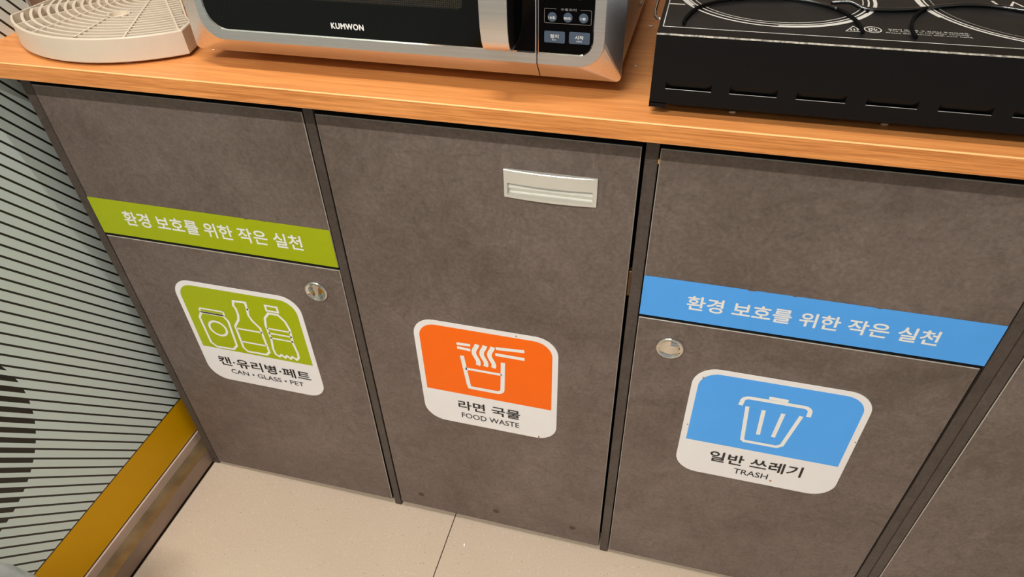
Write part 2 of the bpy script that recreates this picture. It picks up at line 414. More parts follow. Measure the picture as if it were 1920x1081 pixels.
# ------------------------------------------------------------------ cabinet doors
def panel(P, mat_face='stone_laminate', th=0.018, y=0.0, hole=None, bev=0.0009):
    """door leaf from four measured corners (TL, TR, BR, BL) in x,z; optional rectangular hole"""
    m = Mesh()
    def inset(P, d):
        (a, b, c, e) = P
        return [(a[0] + d, a[1] - d), (b[0] - d, b[1] - d), (c[0] - d, c[1] + d), (e[0] + d, e[1] + d)]
    I = inset(P, bev)
    outer = [(p[0], y + bev, p[1]) for p in P]; inner = [(p[0], y, p[1]) for p in I]
    m.loops([outer, inner], 'edge_band')
    m.loops([outer, [(p[0], y + th, p[1]) for p in P]], 'shaded_core')
    if hole is None:
        m.face(inner, mat_face)
        m.face([(p[0], y + th, p[1]) for p in P][::-1], 'shaded_core')
    else:
        u0, u1, v0, v1 = hole
        h = [(u0, v1), (u1, v1), (u1, v0), (u0, v0)]
        m.loops([inner, [(p[0], y, p[1]) for p in h]], mat_face)
        m.loops([[(p[0], y + th, p[1]) for p in P], [(p[0], y + th, p[1]) for p in h], [(p[0], y, p[1]) for p in h]], 'shaded_core')
    return m

DT, DB, FB, LT = 0.8130, 0.0125, 0.5815, 0.5766
cab = thing('trash_cabinet', 'dark stone-look three-bay sorting cabinet with green, orange and blue signs under the wooden counter', 'cabinet', (-0.22, 0.3, 0))
def post(x0, x1, name, z1=0.8372, lab=None, mat='stone_trim', parent=cab, y0=0.0):
    m = Mesh(); m.bbox(x0, x1, y0, 0.60, 0.001, z1, mat, 0.0008, 1)
    return obj(name, m, parent, label=lab)
post(-0.8346, -0.8196, 'side_panel'); post(-0.4293, -0.4162, 'divider'); post(-0.0302, -0.0162, 'divider'); post(0.3783, 0.3926, 'side_panel')
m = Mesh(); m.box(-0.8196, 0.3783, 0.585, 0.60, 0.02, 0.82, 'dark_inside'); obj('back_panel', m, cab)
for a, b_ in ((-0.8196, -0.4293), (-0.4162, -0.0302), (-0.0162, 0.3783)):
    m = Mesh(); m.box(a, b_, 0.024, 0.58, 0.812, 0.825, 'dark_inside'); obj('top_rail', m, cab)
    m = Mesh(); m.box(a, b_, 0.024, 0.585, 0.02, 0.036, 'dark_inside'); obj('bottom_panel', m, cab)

def sign_base(m, x0, x1, z0, z1, zf, fill, r=0.033, b=0.0085):
    Y = -0.0006
    P = rrect(x0, x1, z0, z1, r, 8)
    m.loops([[(u, 0.0, v) for u, v in P], [(u, Y, v) for u, v in P]], 'white_film'); m.face([(u, Y, v) for u, v in P], 'white_film')
    F = rrect(x0 + b, x1 - b, zf, z1 - b, (0.0002, r - b * 0.75, r - b * 0.75, 0.0002), 8)
    m.face([(u, Y - 0.00012, v) for u, v in F], fill)
INK = front(-0.00090)

def banner(x0a, x0b, x1a, x1b, z0, z1, fill, tx, parent, nicks):
    m = Mesh(); Y = -0.0004
    P = [(x0a, z1), (x1a, z1), (x1b, z0), (x0b, z0)]
    m.loops([[(u, 0.0, v) for u, v in P], [(u, Y, v) for u, v in P]], fill); m.face([(u, Y, v) for u, v in P], fill)
    m.text('환경 보호를 위한 작은 실천', tx, front(Y - 0.0002), 'white_ink', 0.021)
    for nx, nw in nicks:
        m.box(nx, nx + nw, Y - 0.0001, 0, z1 - 0.0008, z1 + 0.0002, 'stone_laminate')
    return obj('banner', m, parent)

flap_g = obj('flap', panel([(-0.8186, DT + .001), (-0.4310, DT), (-0.4306, FB), (-0.8182, FB)]), cab)
banner(-0.8183, -0.8178, -0.4313, -0.4310, FB + 0.0006, 0.6448, 'green_film', (-0.7680, -0.4780, 0.6030, 0.6285), flap_g, [(-0.56, 0.006), (-0.53, 0.003)])['label'] = 'green banner strip with white lettering'
flap_b = obj('flap', panel([(-0.0146, DT), (0.3765, DT), (0.3765, FB), (-0.0148, FB)]), cab)
banner(-0.0146, -0.0148, 0.3762, 0.3762, FB + 0.0006, 0.6440, 'blue_film', (0.0400, 0.3195, 0.6010, 0.6235), flap_b, [(0.105, 0.009), (0.155, 0.004), (0.245, 0.005)])['label'] = 'blue banner strip with pale lettering'

# ---- green door
door_g = obj('door', panel([(-0.8175, LT), (-0.4303, LT), (-0.4335, 0.0150), (-0.8180, 0.0085)]), cab, label='left door with the green cans and bottles sign')
m = Mesh(); sign_base(m, -0.7340, -0.5124, 0.2862, 0.5088, 0.3640, 'green_film')
W = 0.0042
can = [(-0.7000, 0.4445), (-0.7072, 0.4325), (-0.7058, 0.3760), (-0.6968, 0.3678), (-0.6650, 0.3690), (-0.6560, 0.3790), (-0.6540, 0.4340), (-0.6604, 0.4445)]
m.ribbon(can, W, INK, 'white_ink', closed=True)
m.ribbon(rrect(-0.7010, -0.6570, 0.4455, 0.4535, 0.003, 3), 0.0032, INK, 'white_ink', closed=True)
m.ribbon(arc(-0.6798, 0.4130, 0.0155, 0, 345, 22), W, INK, 'white_ink', closed=True)
bot = [(-0.6300, 0.4820), (-0.6085, 0.4828), (-0.6095, 0.4690), (-0.6110, 0.4560), (-0.6075, 0.4450), (-0.5975, 0.4310), (-0.5960, 0.3780), (-0.6030, 0.3705), (-0.6380, 0.3700), (-0.6440, 0.3780), (-0.6440, 0.4260), (-0.6330, 0.4420), (-0.6300, 0.4540), (-0.6300, 0.4660), (-0.6325, 0.4720)]
m.ribbon(bot, W, INK, 'white_ink', closed=True)
m.ribbon([(-0.6100, 0.4690), (-0.6060, 0.4680)], 0.0035, INK, 'white_ink')
m.ribbon([(-0.6430, 0.4215), (-0.5970, 0.4215)], 0.0036, INK, 'white_ink'); m.ribbon([(-0.6430, 0.3920), (-0.5970, 0.3920)], 0.0036, INK, 'white_ink')
pet = [(-0.5725, 0.4680), (-0.5820, 0.4560), (-0.5850, 0.4400), (-0.5835, 0.4100), (-0.5865, 0.3880), (-0.5850, 0.3760), (-0.5790, 0.3720), (-0.5740, 0.3770), (-0.5690, 0.3715), (-0.5640, 0.3770), (-0.5590, 0.3715), (-0.5540, 0.3770), (-0.5480, 0.3715), (-0.5430, 0.3770), (-0.5420, 0.3880), (-0.5450, 0.4100), (-0.5430, 0.4400), (-0.5470, 0.4560), (-0.5560, 0.4680)]
m.ribbon(pet, W, INK, 'white_ink', closed=True)
m.ribbon([(-0.5740, 0.4735), (-0.5540, 0.4735), (-0.5540, 0.4840), (-0.5740, 0.4840)], 0.0036, INK, 'white_ink', closed=True)
for zz in (0.4340, 0.4235, 0.4130): m.ribbon([(-0.5845, zz), (-0.5435, zz)], 0.0033, INK, 'white_ink')
m.text('캔·유리병·페트', (-0.7055, -0.5320, 0.3235, 0.3455), INK, 'black_ink', 0.022)
m.text('CAN • GLASS • PET', (-0.6885, -0.5500, 0.3060, 0.3165), INK, 'black_ink', 0.010)
obj('sign', m, door_g, label='green rounded sign reading CAN GLASS PET')

# ---- orange door with the recess pull
HX0, HX1, HZ0, HZ1 = -0.1862, -0.0780, 0.7325, 0.7692
door_o = obj('door', panel([(-0.4143, 0.8125), (-0.0344, 0.8125), (-0.0340, 0.0125), (-0.4135, 0.0150)], hole=(-0.1835, -0.0815, 0.7345, 0.7550)), cab, label='middle door with the orange food waste sign')
m = Mesh(); sign_base(m, -0.3315, -0.1165, 0.2920, 0.5115, 0.3640, 'orange_film')
m.ribbon([(-0.2598, 0.4495), (-0.2535, 0.3900)] + [(-0.2520, 0.3830), (-0.2480, 0.3826)] + [(-0.2090, 0.3826)] + arc(-0.2090, 0.3916, 0.0090, -90, 0, 5)[1:] + [(-0.1975, 0.4495)], 0.0064, INK, 'white_ink')
m.ribbon([(-0.2560, 0.4233), (-0.2005, 0.4233)], 0.0048, INK, 'white_ink')
for k in range(3):
    x = -0.2378 + 0.0117 * k
    pts = [(x + 0.0030 * math.cos(2.2 * PI * i / 14 + 0.3), 0.4780 - 0.0430 * i / 14) for i in range(15)]
    m.ribbon(pts, 0.0070, INK, 'white_ink')
m.ribbon([(-0.2662, 0.4728), (-0.2455, 0.4738)], 0.0052, INK, 'white_ink'); m.ribbon([(-0.2660, 0.4652), (-0.2458, 0.4640)], 0.0052, INK, 'white_ink')
m.ribbon([(-0.2070, 0.4762), (-0.1652, 0.4796)], 0.0058, INK, 'white_ink'); m.ribbon([(-0.2085, 0.4640), (-0.1652, 0.4640)], 0.0058, INK, 'white_ink')
m.text('라면 국물', (-0.2740, -0.1735, 0.3270, 0.3485), INK, 'black_ink', 0.022)
m.text('FOOD WASTE', (-0.2700, -0.1755, 0.3075, 0.3195), INK, 'black_ink', 0.010)
m.face([(-0.1766 + 0.0012 * math.cos(a), -0.00095, 0.5070 + 0.0014 * math.sin(a)) for a in [i * PI / 4 for i in range(8)]], 'rust')
m.face([(-0.1440 + 0.0011 * math.cos(a), -0.00095, 0.2955 + 0.0030 * math.sin(a)) for a in [i * PI / 4 for i in range(8)]], 'rust')
obj('sign', m, door_o, label='orange rounded sign reading FOOD WASTE')
# recess pull
m = Mesh(); n = 24
def bow(u): t = (u - HX0) / (HX1 - HX0) * 2 - 1; return -0.0022 - 0.0030 * (1 - t * t)
def hrow(z, x0, x1, dy=0.0): return [(x0 + (x1 - x0) * i / n, bow(x0 + (x1 - x0) * i / n) + dy, z) for i in range(n + 1)]
RX0, RX1, RZ0, RZ1 = -0.1822, -0.0828, 0.7362, 0.7520
m.loops([[(p[0], 0.0, p[2]) for p in hrow(HZ1, HX0, HX1)], hrow(HZ1 - 0.0, HX0, HX1), ], 'satin_aluminium', closed=False)
m.loops([hrow(HZ1, HX0, HX1), hrow(HZ1 - 0.0008, HX0, HX1, -0.0006)], 'chrome', closed=False)
m.loops([hrow(HZ1 - 0.0008, HX0, HX1, -0.0006), hrow(RZ1, HX0, HX1, -0.0002)], 'satin_aluminium', closed=False)
m.loops([hrow(RZ0, HX0, HX1, -0.0002), hrow(HZ0, HX0, HX1), [(p[0], 0.0, p[2]) for p in hrow(HZ0, HX0, HX1)]], 'satin_aluminium', closed=False)
for a, b_ in ((HX0, RX0), (RX1, HX1)):
    m.face([(a, bow(a) - 0.0002, RZ1), (b_, bow(b_) - 0.0002, RZ1), (b_, bow(b_) - 0.0002, RZ0), (a, bow(a) - 0.0002, RZ0)], 'satin_aluminium')
for a in (HX0, HX1): m.face([(a, 0, HZ0), (a, 0, HZ1), (a, bow(a), HZ1), (a, bow(a), HZ0)], 'satin_aluminium')
sec = [(RZ1, 0.0036), (0.7442, 0.0002), (0.7436, 0.0004), (0.7384, 0.0034), (RZ0 + 0.0008, 0.0012)]
rows = [hrow(RZ1, RX0, RX1, -0.0002)] + [[(RX0 + (RX1 - RX0) * i / n, yy, zz) for i in range(n + 1)] for zz, yy in sec] + [hrow(RZ0, RX0, RX1, -0.0002)]
m.loops(rows, 'satin_aluminium', closed=False)
for q in (0, -1): m.face([r[q] for r in rows], 'satin_aluminium')
obj('recess_handle', m, door_o, label='satin silver bowed recess pull', recalc=True)
m = Mesh()
for sx, sz in ((-0.3692, 0.0538), (-0.2238, 0.0530), (-0.0822, 0.0541)):
    mm = Mesh(); mm.loops([[(sx + 0.0058 * math.cos(a), 0.0, sz + 0.0058 * math.sin(a)) for a in [i * PI / 8 for i in range(16)]], [(sx + 0.0054 * math.cos(a), -0.0003, sz + 0.0054 * math.sin(a)) for a in [i * PI / 8 for i in range(16)]]], 'door_spot')
    mm.face([(sx + 0.0054 * math.cos(a), -0.0003, sz + 0.0054 * math.sin(a)) for a in [i * PI / 8 for i in range(16)]], 'door_spot')
    obj('screw_cap', mm, door_o)
m.bm.free()

# ---- blue door
door_b = obj('door', panel([(-0.0148, LT), (0.3745, LT), (0.3757, 0.0125), (-0.0141, 0.0105)]), cab, label='right door with the blue trash sign')
m = Mesh(); sign_base(m, 0.0657, 0.2884, 0.2865, 0.5070, 0.3585, 'blue_film')
m.ribbon([(0.1332, 0.4480)] + arc(0.1425, 0.4565, 0.0085, 190, 90, 5) + arc(0.2110, 0.4565, 0.0085, 90, -10, 5) + [(0.2196, 0.4480)], 0.0058, INK, 'white_ink')
m.ribbon([(0.1655, 0.4712), (0.1895, 0.4708)], 0.0058, INK, 'white_ink')
m.ribbon([(0.1425, 0.4480), (0.1485, 0.3795), (0.1515, 0.3768), (0.1945, 0.3768), (0.2008, 0.3820), (0.2112, 0.4470)], 0.0052, INK, 'white_ink')
m.ribbon([(0.1638, 0.4460), (0.1665, 0.3955)], 0.0054, INK, 'white_ink'); m.ribbon([(0.1888, 0.4460), (0.1862, 0.3955)], 0.0054, INK, 'white_ink')
m.text('일반 쓰레기', (0.1120, 0.2400, 0.3190, 0.3430), INK, 'black_ink', 0.022)
m.text('TRASH', (0.1500, 0.1980, 0.3005, 0.3125), INK, 'black_ink', 0.010)
for sx, sz, sr in ((0.2035, 0.2990, 0.0016), (0.2040, 0.3400, 0.0014), (0.2865, 0.4150, 0.0012), (0.0720, 0.3900, 0.0011), (0.0790, 0.4880, 0.0014)):
    m.face([(sx + sr * math.cos(a), -0.00093, sz + sr * math.sin(a)) for a in [i * PI / 4 for i in range(8)]], 'rust')
obj('sign', m, door_b, label='blue rounded sign reading TRASH')

def cup_lock(cx, cz, parent, turn):
    m = Mesh(); N_ = 28
    def ring(r, y): return [(cx + r * math.cos(2 * PI * i / N_), y, cz + r * math.sin(2 * PI * i / N_)) for i in range(N_)]
    prof = [(0.0180, 0.0), (0.0180, -0.0018), (0.0170, -0.0034), (0.0158, -0.0038), (0.0150, -0.0034), (0.0136, -0.0020), (0.0100, -0.0010), (0.0050, -0.0006), (0.0001, -0.0005)]
    m.loops([ring(r, y) for r, y in prof], 'chrome', smooth=True)
    lock = obj('lock', m, parent, label='round chrome cup lock', weld=True)
    m = Mesh(); k = 12; rows = []
    for i in range(k + 1):                      # half-barrel thumb piece
        a = PI * i / k
        rows.append([(cx + turn * (0.0005 + 0.0110 * (1 - abs(math.cos(PI * j / 8)) ** 2.0 * 0.0) * j / 8), -0.0006 - 0.0042 * math.sin(a) * (1 - 0.55 * (j / 8) ** 2), cz + 0.0118 * math.cos(a) * math.sqrt(max(0.02, 1 - (j / 8) ** 2 * 0.85))) for j in range(9)])
    m.loops(rows, 'chrome', smooth=True, closed=False)
    m.face([r[0] for r in rows], 'chrome')
    # merged into the lock as its own look is the same metal
    bm = bmesh.new(); bm.from_mesh(lock.data); off = origin(parent)
    idx = [bm.verts.new(v.co - off) for v in m.bm.verts]
    m.bm.verts.index_update()
    for f in m.bm.faces:
        try: q = bm.faces.new([idx[v.index] for v in f.verts]); q.smooth = f.smooth
        except ValueError: pass
    bm.to_mesh(lock.data); bm.free(); m.bm.free()
cup_lock(-0.4762, 0.5312, door_g, -1); cup_lock(0.0295, 0.5322, door_b, 1)
# little metal catches glimpsed in the gap beside the second divider
m = Mesh(); m.bbox(-0.0341, -0.0302, 0.007, 0.016, 0.6024, 0.6410, 'brass', 0.0006, 1); obj('catch_plate', m, cab, label='brass catch plate in the door gap')
m = Mesh(); m.bbox(-0.0162, -0.0147, -0.0003, 0.006, 0.7945, 0.8010, 'brass_bright', 0.0004, 1); obj('catch_plate', m, cab)

# ------------------------------------------------------------------ neighbouring cabinet
cab2 = thing('side_cabinet', 'plain dark stone-look cabinet without signs at the right edge', 'cabinet', (0.75, 0.3, 0))
post(0.3933, 0.4072, 'side_panel', parent=cab2); post(0.9, 0.9145, 'side_panel', parent=cab2)
m = Mesh(); m.box(0.4072, 0.9, 0.585, 0.60, 0.02, 0.82, 'dark_inside'); obj('back_panel', m, cab2)
obj('door', panel([(0.4084, DT), (0.8985, DT), (0.8985, 0.0125), (0.4084, 0.0125)]), cab2)

# ------------------------------------------------------------------ countertop
CT = 0.859
m = Mesh(); yf, yb, zb = -0.039, 0.655, 0.8385; xa, xb = XW, 1.2; r = 0.0011
prof = [(yf + r, CT), (yf + 0.3 * r, CT - 0.3 * r), (yf, CT - r)]
m.face([(xa, yf + r, CT), (xb, yf + r, CT), (xb, yb, CT), (xa, yb, CT)], 'counter_wood')
for (y0, z0), (y1, z1) in zip(prof[:-1], prof[1:]): m.face([(xa, y0, z0), (xa, y1, z1), (xb, y1, z1), (xb, y0, z0)], 'counter_arris_highlight')
m.face([(xa, yf, CT - r), (xa, yf, zb + 0.0006), (xb, yf, zb + 0.0006), (xb, yf, CT - r)], 'counter_edge_wood')
m.face([(xa, yf, zb + 0.0006), (xa, yf + 0.0006, zb), (xb, yf + 0.0006, zb), (xb, yf, zb + 0.0006)], 'counter_arris_highlight')
m.face([(xa, yf + 0.0006, zb), (xa, yb, zb), (xb, yb, zb), (xb, yf + 0.0006, zb)], 'shaded_core')
for x in (xa, xb): m.face([(x, yf, zb), (x, yb, zb), (x, yb, CT - r), (x, yf + r, CT), (x, yf, CT - r)], 'counter_edge_wood')
tag(obj('countertop', m, loc=(0.1, 0.3, zb), weld=True), 'orange-brown wood-grain countertop running over the dark cabinets', 'countertop')

# ------------------------------------------------------------------ microwave
MX0, MX1, MZ0, MZ1 = -0.5650, -0.0645, 0.8710, 1.1510
MYB, MF = 0.023, 0.008
mw = thing('microwave_oven', 'stainless steel microwave oven with black glass door on the wooden counter', 'microwave', (-0.315, 0.2, CT))
m = Mesh(); m.bbox(MX0 + 0.004, MX1 - 0.004, MYB + 0.004, 0.40, MZ0 + 0.001, MZ1 - 0.001, 'brushed_steel', 0.002, 2)
m.box(MX0 + 0.0015, MX1 - 0.0015, MYB, MYB + 0.0045, MZ0 + 0.001, MZ1 - 0.001, 'black_plastic')
body = obj('body', m, mw)
m = Mesh(); m.tube([(MX1 - 0.0045, 0.2179, 0.8896), (MX1 - 0.0015, 0.2179, 0.8896)], 0.0032, 'chrome', 12); obj('screw', m, body)
OUT = rrect(MX0, MX1, MZ0, MZ1, 0.006, 8); FAC = rrect(-0.5385, -0.0812, 0.8888, 1.1330, 0.026, 8); CUT = rrect(-0.5285, -0.0928, 0.9003, 1.1210, (0.0155, 0.0155, 0.024, 0.024), 8)
def L3(P, y): return [(u, y, v) for u, v in P]
def frame():
    m = Mesh()
    m.loops([L3(OUT, MYB + 0.004), L3(OUT, MYB)], 'brushed_steel')
    m.loops([L3(OUT, MYB), L3(FAC, MF + 0.0008)], 'brushed_steel')
    m.loops([L3(FAC, MF + 0.0008), L3(rrect(-0.5375, -0.0822, 0.8898, 1.1320, 0.025, 8), MF)], 'brushed_steel', smooth=True)
    m.loops([L3(rrect(-0.5375, -0.0822, 0.8898, 1.1320, 0.025, 8), MF), L3(CUT, MF)], 'brushed_steel')
    m.loops([L3(CUT, MF), L3(rrect(-0.5273, -0.0940, 0.9015, 1.1198, (0.0144, 0.0144, 0.0229, 0.0229), 8), MF + 0.0013)], 'chrome')
    return m
def cut(m, x, keep_left):
    bmesh.ops.bisect_plane(m.bm, geom=m.bm.verts[:] + m.bm.edges[:] + m.bm.faces[:], plane_co=(x, 0, 0), plane_no=(1, 0, 0), clear_outer=keep_left, clear_inner=not keep_left)
    return m
mdoor = obj('door', cut(frame(), -0.1500, True), mw, label='steel door frame around black glass', recalc=True)
mctl = obj('control_panel', cut(frame(), -0.1490, False), mw, label='steel frame around the black keypad')
m = Mesh(); GL = rrect(-0.5279, -0.1515, 0.9009, 1.1204, (0.0003, 0.0003, 0.0235, 0.0235), 8)
m.face(L3(GL, MF + 0.0012), 'black_gloss')
m.text('KUMWON', (-0.3757, -0.3377, 0.9103, 0.9168), front(MF + 0.0008), 'white_ink', 0.045, 1.10)
obj('door_glass', m, mdoor)
m = Mesh(); m.face(L3(rrect(-0.4660, -0.2260, 0.9385, 1.1040, 0.006, 5), MF + 0.0010), 'dotted_window'); obj('door_window', m, mdoor)
m = Mesh(); m.bbox(-0.1515, -0.1502, MF - 0.0002, MF + 0.003, 0.8995, 1.1205, 'brushed_steel', 0.0003, 1); m.bbox(-0.1490, -0.1478, MF - 0.0002, MF + 0.003, 0.8995, 1.1205, 'chrome', 0.0003, 1); obj('divider_strip', m, mctl)
m = Mesh(); m.face(L3(rrect(-0.1478, -0.0934, 0.9009, 1.1204, (0.015, 0.015, 0.0003, 0.0003), 8), MF + 0.0012), 'black_gloss')
T = front(MF + 0.0009)
m.text('수동조리', (-0.1262, -0.1110, 0.9432, 0.9457), T, 'grey_ink', 0.0)
for pts in ([(-0.1305, 0.9447), (-0.1415, 0.9447), (-0.1423, 0.9440), (-0.1423, 0.9318), (-0.1416, 0.9311), (-0.0968, 0.9311), (-0.0961, 0.9318), (-0.0961, 0.9440), (-0.0968, 0.9447), (-0.1070, 0.9447)],):
    m.ribbon(pts, 0.0004, T, 'grey_print')
m.ribbon(arc(-0.1080, 0.9590, 0.0046, 0, 350, 24), 0.0006, T, 'grey_ink', closed=True); m.ribbon(arc(-0.1275, 0.9585, 0.0046, 0, 350, 24), 0.0006, T, 'grey_ink', closed=True)
m.text('초', (-0.1290, -0.1260, 0.957, 0.960), T, 'grey_ink', 0.01)
obj('keypad_glass', m, mctl)
T2 = front(MF + 0.0002)
def button(P, s, box, s2=None, box2=None):
    m = Mesh(); m.loops([L3(P, MF + 0.0012), L3(P, MF + 0.0006)], 'button_blue'); m.face(L3(P, MF + 0.0006), 'button_blue')
    m.text(s, box, T2, 'white_ink', 0.02)
    if s2: m.text(s2, box2, T2, 'white_ink', 0.0)
    obj('button', m, mctl)
button(arc(-0.1344, 0.9369, 0.0045, 0, 345, 23), '10초', (-0.1380, -0.1312, 0.9352, 0.9378))
button(arc(-0.1190, 0.9371, 0.0045, 0, 345, 23), '30초', (-0.1228, -0.1158, 0.9354, 0.9380))
button(arc(-0.1036, 0.9373, 0.0045, 0, 345, 23), '1분', (-0.1062, -0.1014, 0.9356, 0.9382))
button(rrect(-0.1422, -0.1214, 0.9120, 0.9233, 0.0012, 3), '정지', (-0.1362, -0.1277, 0.9168, 0.9205), '취소', (-0.1344, -0.1300, 0.9142, 0.9160))
button(rrect(-0.1172, -0.0966, 0.9123, 0.9237, 0.0012, 3), '시작', (-0.1114, -0.1027, 0.9168, 0.9207), '+30초', (-0.1102, -0.1040, 0.9143, 0.9160))
# strap handle
hx0, hx1 = -0.1995, -0.1718
prof = [(-0.0210, 1.105), (-0.0215, 1.05), (-0.0215, 0.990), (-0.0215, 0.945), (-0.0208, 0.932), (-0.0180, 0.9190), (-0.0130, 0.9095), (-0.0060, 0.9055), (0.0085, 0.9050)]
m = Mesh(); th = 0.0022; inn = []
for i, (yy, zz) in enumerate(prof):
    a = prof[max(0, i - 1)]; c = prof[min(len(prof) - 1, i + 1)]; t = Vector((c[0] - a[0], c[1] - a[1])).normalized(); nn = Vector((-t.y, t.x)) * th
    inn.append((yy + nn.x, zz + nn.y) if (nn.x > 0 or nn.y > 0) else (yy - nn.x, zz - nn.y))
A = [[(hx0, y, z), (hx1, y, z)] for y, z in prof]; B = [[(hx0, y, z), (hx1, y, z)] for y, z in inn]
m.loops(A, 'brushed_steel', smooth=True, closed=False); m.loops(B, 'brushed_steel', smooth=True, closed=False)
for q in (0, 1):
    m.loops([[a[q] for a in A], [b_[q] for b_ in B]], 'brushed_steel', closed=False)
handle = obj('handle', m, mdoor, label='wide brushed steel strap handle')
m = Mesh(); core = [(y + 0.003, z + 0.0025) for y, z in prof[:-1]] + [(MF + 0.001, 0.9075)]
for q in (hx0 + 0.002, hx1 - 0.001):
    for (y0, z0), (y1, z1) in zip(core[:-1], core[1:]):
        m.face([(q, y0, z0), (q, y1, z1), (q, MF + 0.001, z1), (q, MF + 0.001, z0)], 'black_plastic')
m.loops([[(hx0 + 0.002, y, z) for y, z in core], [(hx1 - 0.001, y, z) for y, z in core]], 'black_plastic', closed=False)
obj('handle_dark_fill', m, mdoor)  # dark volume between the strap and the glass
def resize(objs, k, off):
    """final size and seat of a drafted thing: p -> k p + off in world units"""
    done = set()
    for o in objs:
        if o.type != 'MESH' or o.data in done: continue
        done.add(o.data); base = origin(o)
        for v in o.data.vertices: v.co = (v.co + base) * k + Vector(off) - base
resize(mw.children_recursive, 0.9859, (0.0, -0.0092, 0.0163))
for fx in (-0.515, -0.115):
    for fy in (0.085, 0.34):
        m = Mesh(); m.tube([(fx, fy, CT), (fx, fy, 0.8770)], [0.010, 0.012], 'rubber_and_cord_shadow', 16); obj('foot', m, mw)

# ------------------------------------------------------------------ induction cooktop
KX0, KX1, KY0, KY1, KZ0, KZ1 = -0.0324, 0.5876, -0.0014, 0.3700, 0.8632, 0.9316
ck = thing('induction_cooktop', 'black double induction cooktop with white rings on the counter beside the microwave', 'cooktop', (0.28, 0.18, CT))
m = Mesh()
slots = [(-0.0183, 0.0253), (0.0421, 0.0857), (0.1028, 0.1464), (0.1640, 0.2076), (0.2248, 0.2684), (0.2850, 0.3286), (0.3458, 0.3894), (0.4066, 0.4502), (0.4674, 0.5110), (0.5282, 0.5718)]
sz0, sz1 = 0.8785, 0.8865
e = 0.0012
m.face([(KX0, KY0, sz1), (KX1, KY0, sz1), (KX1, KY0, KZ1 - e), (KX0, KY0, KZ1 - e)], 'black_paint')
m.face([(KX0, KY0, KZ0), (KX1, KY0, KZ0), (KX1, KY0, sz0), (KX0, KY0, sz0)], 'black_paint')
xs = [KX0] + [v for s in slots for v in s] + [KX1]
for a, b_ in zip(xs[0::2], xs[1::2]): m.face([(a, KY0, sz0), (b_, KY0, sz0), (b_, KY0, sz1), (a, KY0, sz1)], 'black_paint')
for a, b_ in slots:
    c, d = a + 0.006, b_ - 0.006
    m.face([(a, KY0, sz1), (b_, KY0, sz1), (d, KY0 + 0.0015, sz1 - 0.005), (c, KY0 + 0.0015, sz1 - 0.005)], 'black_paint')
    m.face([(c, KY0 + 0.0015, sz1 - 0.005), (d, KY0 + 0.0015, sz1 - 0.005), (b_ - 0.001, KY0 + 0.004, sz0), (a + 0.001, KY0 + 0.004, sz0)], 'black_paint')
    m.face([(a, KY0, sz1), (c, KY0 + 0.0015, sz1 - 0.005), (a + 0.001, KY0 + 0.004, sz0), (a, KY0, sz0)], 'black_paint')
    m.face([(b_, KY0, sz1), (d, KY0 + 0.0015, sz1 - 0.005), (b_ - 0.001, KY0 + 0.004, sz0), (b_, KY0, sz0)], 'black_paint')
    m.face([(a, KY0, sz0), (b_, KY0, sz0), (b_, KY0 + 0.005, sz0 - 0.004), (a, KY0 + 0.005, sz0 - 0.004)], 'dark_inside')
    m.face([(a, KY0 - 0.0001, sz0), (b_, KY0 - 0.0001, sz0), (b_, KY0 + 0.0003, sz0 + 0.0003), (a, KY0 + 0.0003, sz0 + 0.0003)], 'slot_lip_highlight')  # pale strip, lip highlight put into the colour
# shell sides, back, under flange, end tabs that touch the counter
m.face([(KX0, KY0, KZ0), (KX0, KY1, KZ0), (KX0, KY1, KZ1 - e), (KX0, KY0, KZ1 - e)], 'black_paint'); m.face([(KX1, KY0, KZ0), (KX1, KY1, KZ0), (KX1, KY1, KZ1 - e), (KX1, KY0, KZ1 - e)], 'black_paint')
m.face([(KX0, KY1, KZ0), (KX1, KY1, KZ0), (KX1, KY1, KZ1), (KX0, KY1, KZ1)], 'black_paint')
m.face([(KX0, KY0, KZ0), (KX1, KY0, KZ0), (KX1, KY1, KZ0), (KX0, KY1, KZ0)], 'black_paint')
for a, b_ in ((KX0, KX0 + 0.0165), (KX1 - 0.0165, KX1)):
    m.box(a, b_, KY0, KY0 + 0.0012, CT, KZ0 + 0.001, 'black_paint')
# worn front arris and top rim with a recess for the glass
m.face([(KX0, KY0, KZ1 - e), (KX1, KY0, KZ1 - e), (KX1, KY0 + e, KZ1), (KX0 + 0.0, KY0 + e, KZ1)], 'worn_edge')
gx0, gx1, gy0, gy1 = KX0 + 0.0035, KX1 - 0.0035, 0.0182, KY1 - 0.02
ro = [(KX0, KY0 + e, KZ1), (KX1, KY0 + e, KZ1), (KX1, KY1, KZ1), (KX0, KY1, KZ1)]
ri = [(gx0, gy0, KZ1), (gx1, gy0, KZ1), (gx1, gy1, KZ1), (gx0, gy1, KZ1)]
m.loops([ro, ri, [(p[0], p[1], KZ1 - 0.003) for p in ri]], 'black_paint')
obj('housing', m, ck)
GZ = KZ1 - 0.0002
m = Mesh(); b1 = 0.0011
q0 = [(gx0, gy0), (gx1, gy0), (gx1, gy1), (gx0, gy1)]; q1 = [(gx0 + b1, gy0 + b1), (gx1 - b1, gy0 + b1), (gx1 - b1, gy1 - b1), (gx0 + b1, gy1 - b1)]
m.loops([[(x, y, GZ - 0.0003) for x, y in q0], [(x, y, GZ + 0.0002) for x, y in q1]], 'pale_print')
m.face([(x, y, GZ + 0.0002) for x, y in q1], 'cooktop_glass')
G = top(GZ + 0.0004)
